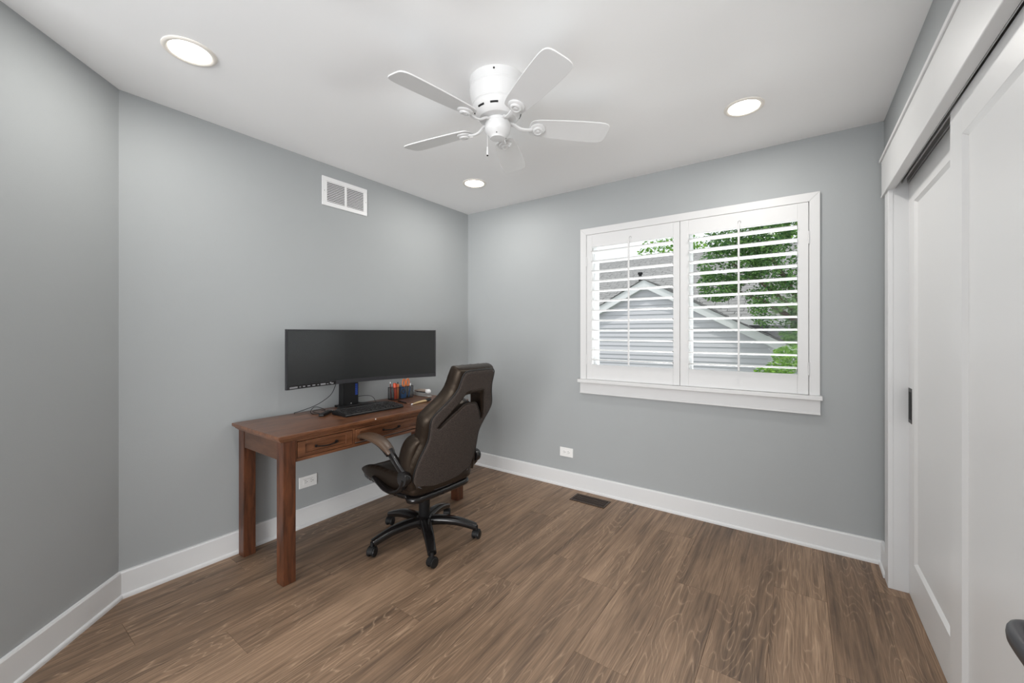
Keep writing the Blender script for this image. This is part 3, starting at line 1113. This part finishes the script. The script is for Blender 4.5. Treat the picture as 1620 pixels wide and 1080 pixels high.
finish('seat_shell', [(p.x, p.y, .362 + p.z + (.030 if p.x < -.15 else .030 * max(0, (-p.x + .0) / .15)) - .02 * (p.x > .12)) for p in v], f, M_gloss, CH, M=MC, smooth=60)
# armrests
for s in (-1, 1):
    arm = finish('armrest', *tube(smooth_path([(.060, s * .272, .512), (.165, s * .268, .492), (.125, s * .276, .540), (.085, s * .286, .590), (.055, s * .290, .622)], 5)[5:], [(.017, .024, .7)] * 16, 12, up=(1, 0, 0)), M_gloss, CH, M=MC, smooth=60)
    p2 = smooth_path([(-.262, s * .292, .640), (-.235, s * .292, .655), (-.16, s * .292, .671), (-.07, s * .292, .668), (0, s * .292, .652), (.055, s * .292, .625), (.078, s * .292, .607)], 5)
    n = len(p2)
    finish('arm_pad', *tube(p2, [((.022 + .020 * math.sin(PI * min(1, max(0, (i / (n - 1)))) ** .8)), (.011 + .009 * math.sin(PI * (i / (n - 1)) ** 1.2)), .85) for i in range(n)], 16), M_pad, arm, M=MC, smooth=60, label='brown armrest pad')
    p3 = smooth_path([(-.255, s * .290, .630), (-.16, s * .290, .654), (-.07, s * .290, .648), (.0, s * .290, .628), (.06, s * .290, .596)], 5)
    finish('arm_core', *tube(p3, [(.024, .008, .8)] * len(p3), 12), M_gloss, arm, M=MC, smooth=60)
    p4 = smooth_path([(.055, s * .290, .602), (-.01, s * .283, .56), (.0, s * .279, .52), (.06, s * .274, .505), (.13, s * .270, .498)], 5)
    # pivot housing with bright rim, and the swept side bracket under the seat edge
    finish('pivot', *lathe([(.0, -.020), (.034, -.020), (.039, -.012), (.039, .012), (.034, .020), (.0, .020)], 28, (.170, s * .275, .488), cap=False, axis='Y'), M_gloss, arm, M=MC, smooth=40)
    finish('pivot_rim', *tube([(.170 + .036 * math.cos(a), s * .275 - .018, .488 + .036 * math.sin(a)) for a in [2 * PI * i / 28 for i in range(28)]], .0035, 6, closed=True, up=(0, 1, 0)), M_gloss, arm, M=MC, smooth=60)
    p5 = smooth_path([(.178, s * .272, .478), (.150, s * .276, .430), (.085, s * .278, .396), (.0, s * .274, .392), (-.085, s * .264, .408), (-.150, s * .252, .418)], 5)
    n = len(p5)
    finish('side_bracket', *tube(p5, [(.012, .030 - .014 * i / n, .75) for i in range(n)], 12, up=(0, 1, 0)), M_gloss, arm, M=MC, smooth=60)
# mechanism, gas lift, hub, star base
m_ = MB()
m_.add(box(-.10, .13, -.09, .09, .318, .350))
m_.out('tilt_mechanism', M_black, CH, M=MC, bevel=.004)
finish('gas_lift', *lathe([(.0, .335), (.034, .335), (.034, .150), (.030, .145), (0, .145)], 24, cap=False), M_black, CH, M=MC, smooth=40)
m_ = MB()
m_.add(lathe([(0, .150), (.038, .150), (.050, .138), (.050, .085), (.042, .075), (0, .075)], 24, cap=False))
m_.out('hub', M_gloss, CH, M=MC, smooth=40)
CA = [-107, -35, 36, 109, 181]
for i, a in enumerate(CA):
    Ma = MC @ Matrix.Rotation(R(a + 3), 4, 'Z')
    p = smooth_path([(.030, 0, .116), (.10, 0, .120), (.19, 0, .112), (.26, 0, .094), (.318, 0, .074)], 4)
    n = len(p)
    finish('base_leg', *tube(p, [(.036 - .012 * k / n, .027 - .009 * k / n, .6) for k in range(n)], 12), M_gloss, CH, M=Ma, smooth=50)
    sw = R([40, -55, 70, 20, 110][i])
    Mk = Ma @ Matrix.Translation((.322, 0, 0)) @ Matrix.Rotation(sw, 4, 'Z')
    m_ = MB()
    m_.add(lathe([(.0, .082), (.010, .082), (.010, .045), (0, .045)], 12, cap=False))
    hood = [(.030 * math.cos(t), .030 + .0295 * math.sin(t)) for t in [R(-10 + 200 * j / 14) for j in range(15)]] + [(.022 * math.cos(t), .030 + .022 * math.sin(t)) for t in [R(190 - 200 * j / 14) for j in range(15)]]
    m_.add(prism(hood, -.016, .016, lambda a_, b_, d: (a_, d, b_)))
    cs = m_.out('caster', M_black, CH, M=Mk, smooth=40)
    for sg in (-1, 1):
        finish('wheel', *lathe([(.0, -.008), (.020, -.0085), (.026, -.006), (.0275, 0), (.026, .006), (.020, .0085), (.0, .008)], 20, (0, sg * .0155, .0275), cap=False, axis='Y'), M_black, cs, M=Mk, smooth=40)

# ------------------------------------------------------------------ ceiling fan
FXc, FYc = 1.515, -1.50
fan = thing('ceiling_fan', 'white five blade flush mount ceiling fan in the middle of the ceiling', 'ceiling fan', (FXc, FYc, H_))
MF = Matrix.Translation((FXc, FYc, 0))
prof = [(0, 2.44), (.131, 2.44), (.131, 2.402), (.129, 2.399), (.129, 2.394), (.131, 2.391), (.128, 2.365), (.121, 2.336), (.118, 2.330), (.119, 2.324), (.116, 2.320), (.116, 2.312), (.110, 2.300), (.098, 2.276), (.086, 2.266), (.070, 2.263), (0, 2.263)]
hs = finish('motor_housing', *lathe(prof, 56, cap=False), M_fan, fan, M=MF, smooth=28)
for i in range(10):
    a = 2 * PI * (i + .3) / 10
    m_ = MB()
    pts = []
    for j in range(7):
        b = a + (j - 3) * .055
        pts.append((.1065 * math.cos(b), .1065 * math.sin(b), 2.2925))
    m_.add(tube(pts, [(.0045, .0028)] * 7, 8, up=(math.cos(a), math.sin(a), -.9)))
    m_.out('cooling_slot', M_slot, hs, M=MF)
for a in (R(100), R(128), R(-170), R(-60)):
    finish('screw', *lathe([(0, .131), (.0042, .131), (.0042, .1335), (0, .1335)], 10, cap=False, axis='X'), M_dbronze, hs, M=MF @ Matrix.Rotation(a, 4, 'Z') @ Matrix.Translation((0, 0, 2.424)))
finish('rotor', *lathe([(0, 2.266), (.052, 2.266), (.052, 2.246), (0, 2.246)], 40, cap=False), M_fan, fan, M=MF, smooth=35)
cup = finish('switch_housing', *lathe([(0, 2.249), (.058, 2.249), (.060, 2.245), (.060, 2.216), (.057, 2.206), (.042, 2.190), (.036, 2.183), (.034, 2.178), (0, 2.176)], 44, cap=False), M_fan, fan, M=MF, smooth=30)
for a in range(3):
    finish('screw', *lathe([(0, .0), (.0028, .0), (.0028, .003), (0, .003)], 8, cap=False), M_dbronze, cup, M=MF @ Matrix.Rotation(R(a * 120 - 60), 4, 'Z') @ Matrix.Translation((.041, 0, 2.1875)))
BZ = 2.242
A0 = 44
prof_b = []
for t, h in smooth_loop([(.150, .018), (.158, .040), (.180, .050), (.24, .057), (.34, .064), (.44, .067), (.495, .066), (.520, .058), (.531, .040), (.533, .0), (.531, -.040), (.520, -.058), (.495, -.066), (.44, -.067), (.34, -.064), (.24, -.057), (.180, -.050), (.158, -.040), (.150, -.018)], 4):
    prof_b.append((t, h))
bl_poly = prof_b
src = []
for i in range(5):
    ang = R(A0 + 72 * i)
    Mi = MF @ Matrix.Rotation(ang, 4, 'Z') @ Matrix.Translation((0, 0, BZ)) @ Matrix.Rotation(R(-13), 4, 'X')
    blade = finish('blade', *prism(bl_poly, -.003, .003, lambda a, b, d: (a, b, d)), M_blade, fan, M=Mi, bevel=.0015)
    m_ = MB()
    m_.add(lathe([(0, -.004), (.036, -.004), (.036, -.009), (.033, -.012), (.025, -.014), (.024, -.019), (.019, -.022), (.017, -.020), (.010, -.019), (.006, -.022), (0, -.022)], 28, (.190, 0, 0), cap=False))
    p = smooth_path([(.045, 0, .010), (.075, 0, .006), (.105, 0, -.012), (.135, 0, -.016), (.165, 0, -.010), (.185, 0, -.008)], 5)
    m_.add(tube(p, [(.010, .006, .8)] * len(p), 10))
    m_.out('blade_iron', M_fan, fan, M=Mi, smooth=35)
Mp = MF @ Matrix.Rotation(R(-112 - 90), 4, 'Z')
pc = MB()
ang = math.atan2(-.577, -.816)
px_, py_ = FXc - .816 * .048, FYc - .577 * .048
pc = finish('pull_chain', *tube([(px_, py_, 2.208), (px_, py_, 2.142)], .0012, 6), M_fan, fan)
finish('chain_pull', *lathe([(.0, 2.142), (.003, 2.140), (.0048, 2.118), (.0048, 2.104), (.003, 2.102), (0, 2.102)], 12, (px_, py_, 0), cap=False), M_fan, pc, smooth=40)
finish('chain_tip', *lathe([(0, 2.102), (.0042, 2.102), (.0042, 2.098), (0, 2.097)], 10, (px_, py_, 0), cap=False), M_dbronze, pc)

# ------------------------------------------------------------------ recessed ceiling lights
LAMP_W = 5.0
for (x, y, lab) in ((.598, -2.404, 'lit recessed ceiling light near the angled wall, largest in view'), (2.430, -.602, 'lit recessed ceiling light in front of the window'),
                    (.598, -.598, 'lit recessed ceiling light near the far corner above the monitor'), (2.430, -2.404, 'lit recessed ceiling light between the closet doors and the entry door')):
    t = thing('recessed_light', lab, 'ceiling light', (x, y, H_), group='recessed ceiling lights')
    Mt = Matrix.Translation((x, y, H_))
    finish('trim_ring', *lathe([(.0925, 0), (.0925, -.003), (.088, -.0065), (.078, -.0065), (.072, -.003), (.072, 0)], 48, cap=False), M_ring, t, M=Mt, smooth=40)
    finish('lens', *lathe([(.0, -.0022), (.0725, -.0022), (.0725, -.001), (0, -.001)], 48, cap=False), M_lens, t, M=Mt)
    lo = lamp('recessed_lamp', 'AREA', (0, 0, -.008), LAMP_W, (1, .98, .945), shape='DISK', size=.14)
    lo.parent = t

# ------------------------------------------------------------------ return air grille, outlets, floor register
vt = thing('wall_vent', 'white return air grille high on the desk wall', 'vent', (0, -1.322, 2.254))
y0, y1, z0, z1 = -1.499, -1.146, 2.152, 2.352
fb = .030
m_ = MB()
m_.add(box(0, .007, y0, y1, z1 - fb, z1)).add(box(0, .007, y0, y1, z0, z0 + fb)).add(box(0, .007, y0, y0 + fb + .006, z0 + fb, z1 - fb)).add(box(0, .007, y1 - fb, y1, z0 + fb, z1 - fb)).add(box(0, .007, -1.329, -1.313, z0 + fb, z1 - fb))
m_.out('frame', M_vent, vt, bevel=.0018)
finish('duct', *box(-.012, .0006, y0 + .02, y1 - .02, z0 + .02, z1 - .02), M_slot, vt)
nsl = 12
for a, b in ((y0 + fb + .006, -1.329), (-1.313, y1 - fb)):
    for i in range(nsl):
        z = z0 + fb + (i + .5) * (z1 - z0 - 2 * fb) / nsl
        finish('slat', *prism([(.0015, z + .0045), (.0062, z - .0030), (.0068, z - .0022), (.0021, z + .0053)], a, b, lambda p, q_, d: (p, d, q_)), M_vent, vt)
for yy in (y0 + .016, y1 - .012):
    finish('screw', *lathe([(0, 0), (.003, 0), (.003, .0012), (0, .0012)], 10, (.007, yy, 2.252), cap=False, axis='X'), M_alu, vt)

def outlet(label, fn, gfci):
    """fn(u, v, d) -> xyz; plate lies sideways, u along the wall"""
    t = thing('wall_outlet', label, 'outlet', fn(0, 0, 0), group='wall outlets')
    def slab(u0, u1, v0, v1, d0, d1):
        v = [fn(u, v_, d) for u in (u0, u1) for v_ in (v0, v1) for d in (d0, d1)]
        return v, box(0, 1, 0, 1, 0, 1)[1]
    finish('cover_plate', *slab(-.060, .060, -.0375, .0375, 0, .006), M_plate, t, bevel=.0025)
    rc = finish('receptacle', *slab(-.034, .034, -.0165, .0165, .0055, .0078), M_plate, t, bevel=.001)
    m_ = MB()
    for c in (-.019, .019):
        m_.add(slab(c - .005, c + .004, .006, .0085, .0077, .0081))
        m_.add(slab(c - .004, c + .004, -.0070, -.0048, .0077, .0081))
        m_.add(slab(c + .008, c + .0125, -.0022, .0022, .0077, .0081))
    m_.out('slots', M_slot, rc)
    if gfci:
        finish('seam', *slab(-.033, .033, .0185, .0193, .0058, .0064), M_alu, t)
        finish('test_button', *slab(-.005, .005, -.007, .006, .0076, .0086), M_plate, rc, bevel=.0006)
    return t

outlet('white wall outlet under the desk on the left wall', lambda u, v, d: (d, -1.594 + u, .289 + v), True)
outlet('white wall outlet under the window on the back wall', lambda u, v, d: (1.0895 + u, -d, .283 + v), False)

rg = thing('floor_register', 'dark bronze floor register set in the planks by the back wall', 'register', (1.373, -.160, 0))
x0, x1, y0, y1 = 1.233, 1.512, -.229, -.091
m_ = MB()
m_.add(box(x0, x1, y0, y0 + .016, 0.0002, .005)).add(box(x0, x1, y1 - .016, y1, .0002, .005)).add(box(x0, x0 + .016, y0 + .016, y1 - .016, .0002, .005)).add(box(x1 - .016, x1, y0 + .016, y1 - .016, .0002, .005))
m_.out('frame', M_bronze, rg, bevel=.0012)
finish('duct', *box(x0 + .01, x1 - .01, y0 + .01, y1 - .01, .0001, .0012), M_slot, rg)
m_ = MB()
n = 26
for i in range(1, n):
    xx = x0 + .016 + (x1 - x0 - .032) * i / n
    m_.add(box(xx - .0022, xx + .0022, y0 + .016, y1 - .016, .001, .0042))
for yy in (y0 + .052, y1 - .052):
    m_.add(box(x0 + .016, x1 - .016, yy - .003, yy + .003, .001, .0045))
m_.out('grille', M_bronze, rg, kind='stuff')

# ------------------------------------------------------------------ outside: lawn, neighbour's house, trees
GZ = -.6
structure(finish('ground', *box(-14, 16, .3, 24, GZ - .1, GZ), M_lawn))
hs = thing('neighbor_house', 'grey sided house with white gable and shingle roof outside the window', 'house', (-.1, 6.5, GZ))
AX, AZ, SL, GY = -.096, 2.44, .532, 6.0
half = 2.85
# backing walls
v, f = prism([(AX - half, GZ), (AX + half, GZ), (AX + half, AZ - SL * half - .1), (AX, AZ - .1), (AX - half, AZ - SL * half - .1)], GY, 9.0, lambda a, b, d: (a, d, b))
finish('wall', v, f, M_siding, hs)
ex = .0993
z = GZ + .1
while z < AZ - .12:
    zt_ = z + ex + .012
    w0 = min(half, (AZ - .1 - z) / SL)
    w1 = min(half, max(.02, (AZ - .1 - zt_) / SL))
    v = []
    for (zz, ww, yo, yi) in ((z, w0, -.026, -.001), (zt_, w1, -.006, -.001)):
        v += [(AX - ww, GY + yo, zz), (AX + ww, GY + yo, zz), (AX + ww, GY + yi, zz), (AX - ww, GY + yi, zz)]
    finish('siding_board', v, [(0, 1, 2, 3), (4, 5, 6, 7), (0, 1, 5, 4), (1, 2, 6, 5), (2, 3, 7, 6), (3, 0, 4, 7)], M_siding, hs)
    z += ex
for s in (-1, 1):
    L_ = 3.05
    v, f = prism([(AX, AZ + .0), (AX + s * L_, AZ - SL * L_), (AX + s * L_, AZ - SL * L_ - .175), (AX, AZ - .175)], GY - .14, GY - .115, lambda a, b, d: (a, d, b))
    finish('rake_board', v, f, M_rake, hs)
    v, f = prism([(AX, AZ - .16), (AX + s * L_, AZ - SL * L_ - .16), (AX + s * L_, AZ - SL * L_ - .176), (AX, AZ - .176)], GY - .115, GY, lambda a, b, d: (a, d, b))
    finish('soffit', v, f, M_rake, hs)
    # shingled slope of the gable roof, courses stepped
    m_ = MB()
    nc = 24
    for i in range(nc):
        a0, a1 = L_ * i / nc, L_ * (i + 1) / nc + .02
        yy = GY - .17
        while yy < 9.3:
            wq = .28 + .1 * random.random()
            h = .012 + .006 * random.random()
            m_.add(prism([(AX + s * a0, AZ - SL * a0 + .002), (AX + s * a1, AZ - SL * a1 + .002), (AX + s * a1, AZ - SL * a1 + h + .006), (AX + s * a0, AZ - SL * a0 + h * .7)], yy, yy + wq - .008, lambda a, b, d: (a, d, b)))
            yy += wq
    m_.out('gable_roof', M_shing_d, hs, kind='stuff')
# main roof behind, facing the window
m_ = MB()
E0, E1, Z0_, Z1_ = 6.6, 11.0, 1.53, 3.93
nc = 36
for i in range(nc):
    t0, t1 = i / nc, (i + 1) / nc + .004
    xx = -9.0 - .2 * random.random()
    while xx < 3.2:
        wq = .26 + .12 * random.random()
        h = .010 + .006 * random.random()
        ya, yb = E0 + (E1 - E0) * t0, E0 + (E1 - E0) * t1
        za, zb2 = Z0_ + (Z1_ - Z0_) * t0, Z0_ + (Z1_ - Z0_) * t1
        m_.add(prism([(ya, za), (yb, zb2), (yb, zb2 + h * .6), (ya, za + h + .006)], xx, xx + wq - .010, lambda a, b, d: (d, a, b)))
        xx += wq
m_.out('main_roof', M_shing, hs, kind='stuff')
v, f = prism([(E0, Z0_ - .02), (E1, Z1_ - .02), (15.4, Z0_ - .02)], -9.2, 3.2, lambda a, b, d: (d, a, b))
finish('roof_deck', v, f, M_shing_d, hs)
finish('gutter', *box(-9.2, 3.2, E0 - .10, E0 + .01, Z0_ - .10, Z0_ + .01), M_rake, hs)
finish('eave_wall', *box(-9, 3.0, 7.0, 15.0, GZ, Z0_), M_siding, hs)
finish('vent_pipe', *lathe([(0, 0), (.045, 0), (.045, .24), (.07, .24), (.07, .30), (0, .30)], 14, (-1.12, 8.85, 2.75), cap=False), M_black, hs, smooth=40, label='dark roof vent pipe')

def foliage(blobs, n, size, seed):
    rnd = random.Random(seed)
    vs = []
    fs = []
    tot = sum(b[3] for b in blobs)
    for (cx, cy, cz, wgt, rx, ry, rz) in blobs:
        for i in range(int(n * wgt / tot)):
            while True:
                p = Vector((rnd.uniform(-1, 1), rnd.uniform(-1, 1), rnd.uniform(-1, 1)))
                if p.length <= 1:
                    break
            p = p * (p.length ** -.35 if p.length > .05 else 1)
            c = Vector((cx + p.x * rx, cy + p.y * ry, cz + p.z * rz))
            if noise.noise(c * 2.4) < -.16:
                continue
            s = size * rnd.uniform(.6, 1.3)
            a = Vector((rnd.gauss(0, 1), rnd.gauss(0, 1), rnd.gauss(0, .55))).normalized()
            b = a.orthogonal().normalized()
            b = (Matrix.Rotation(rnd.uniform(0, 6.28), 3, a) @ b)
            nn = a.cross(b)
            k = len(vs)
            vs += [c - a * s, c + b * s * .5 + nn * s * .16, c + a * s, c - b * s * .5 + nn * s * .16]
            fs += [(k, k + 1, k + 2), (k, k + 2, k + 3)]
    return vs, fs

def leafy(name, label, cat, base, crown, n, size, mt, seed, trunk_r, group=None):
    t = thing(name, label, cat, base, group=group)
    me_v, me_f = foliage(crown, n, size, seed)
    vs = [Vector(v) for v in me_v]
    c = sum(vs, Vector()) / len(vs)
    me = bpy.data.meshes.new('foliage')
    me.from_pydata([v - c for v in vs], [], me_f)
    me.materials.append(mt)
    o = bpy.data.objects.new('foliage', me)
    COL.objects.link(o)
    place(o, Matrix.Translation(c), t)
    o['kind'] = 'stuff'
    top = Vector((crown[0][0], crown[0][1], crown[0][2]))
    finish('trunk', *tube(smooth_path([base, (base[0] + .05, base[1], (base[2] + top.z) / 2), top], 5), [trunk_r * (1 - .07 * i) for i in range(11)], 10), M_bark, t, smooth=60)
    for (cx, cy, cz, *_r) in crown[1:]:
        b0 = Vector(base).lerp(top, .55)
        finish('branch', *tube(smooth_path([b0, (b0 + Vector((cx, cy, cz))) / 2 + Vector((0, 0, .1)), (cx, cy, cz)], 4), [trunk_r * .45 * (1 - .09 * i) for i in range(9)], 7), M_bark, t, smooth=60)
    return t

leafy('tree', 'tall deep green leafy tree filling the right half of the window', 'tree', (3.1, 5.0, GZ),
      [(2.75, 4.9, 2.75, 1.3, 1.0, .9, .9), (2.0, 4.8, 3.0, .7, .7, .6, .55), (1.75, 4.75, 2.45, .55, .55, .5, .4), (3.4, 5.0, 2.2, .8, .9, .8, .7), (2.45, 4.8, 1.75, .5, .6, .5, .42), (2.85, 4.7, 1.35, .5, .45, .45, .35), (1.55, 4.75, 2.1, .25, .35, .35, .3), (2.6, 5.2, 3.7, 1, 1.2, .9, .7)], 42000, .030, M_leaf_d, 3, .11)
leafy('shrub', 'bright green shrub low in the right corner of the window', 'shrub', (2.75, 3.35, GZ),
      [(2.72, 3.3, .75, 1, .42, .4, .28), (2.42, 3.25, .72, .35, .28, .25, .14), (2.62, 3.3, .98, .35, .24, .25, .14), (2.6, 3.35, .3, .7, .5, .4, .4)], 5200, .024, M_leaf_l, 5, .03)
for i, (x, y, r_, h, lab) in enumerate(((-2.6, 18.4, 1.7, 5.1, 'bright green tree top showing above the roof ridge at the left'), (3.5, 20, 1.9, 6.0, 'pale green tree crown rising behind the roof, right of centre'), (7.2, 13, 1.8, 4.9, 'distant green tree crown behind the tall tree'))):
    leafy('tree', lab, 'tree', (x, y, GZ), [(x, y, h, 1, r_, r_, r_ * .8), (x + .9, y + .3, h - .8, .6, r_ * .8, r_ * .8, r_ * .6), (x - .9, y + .2, h - .7, .6, r_ * .8, r_ * .8, r_ * .6)], 5200, .10, M_leaf_l, 20 + i, .16, group='trees behind the neighbouring house')
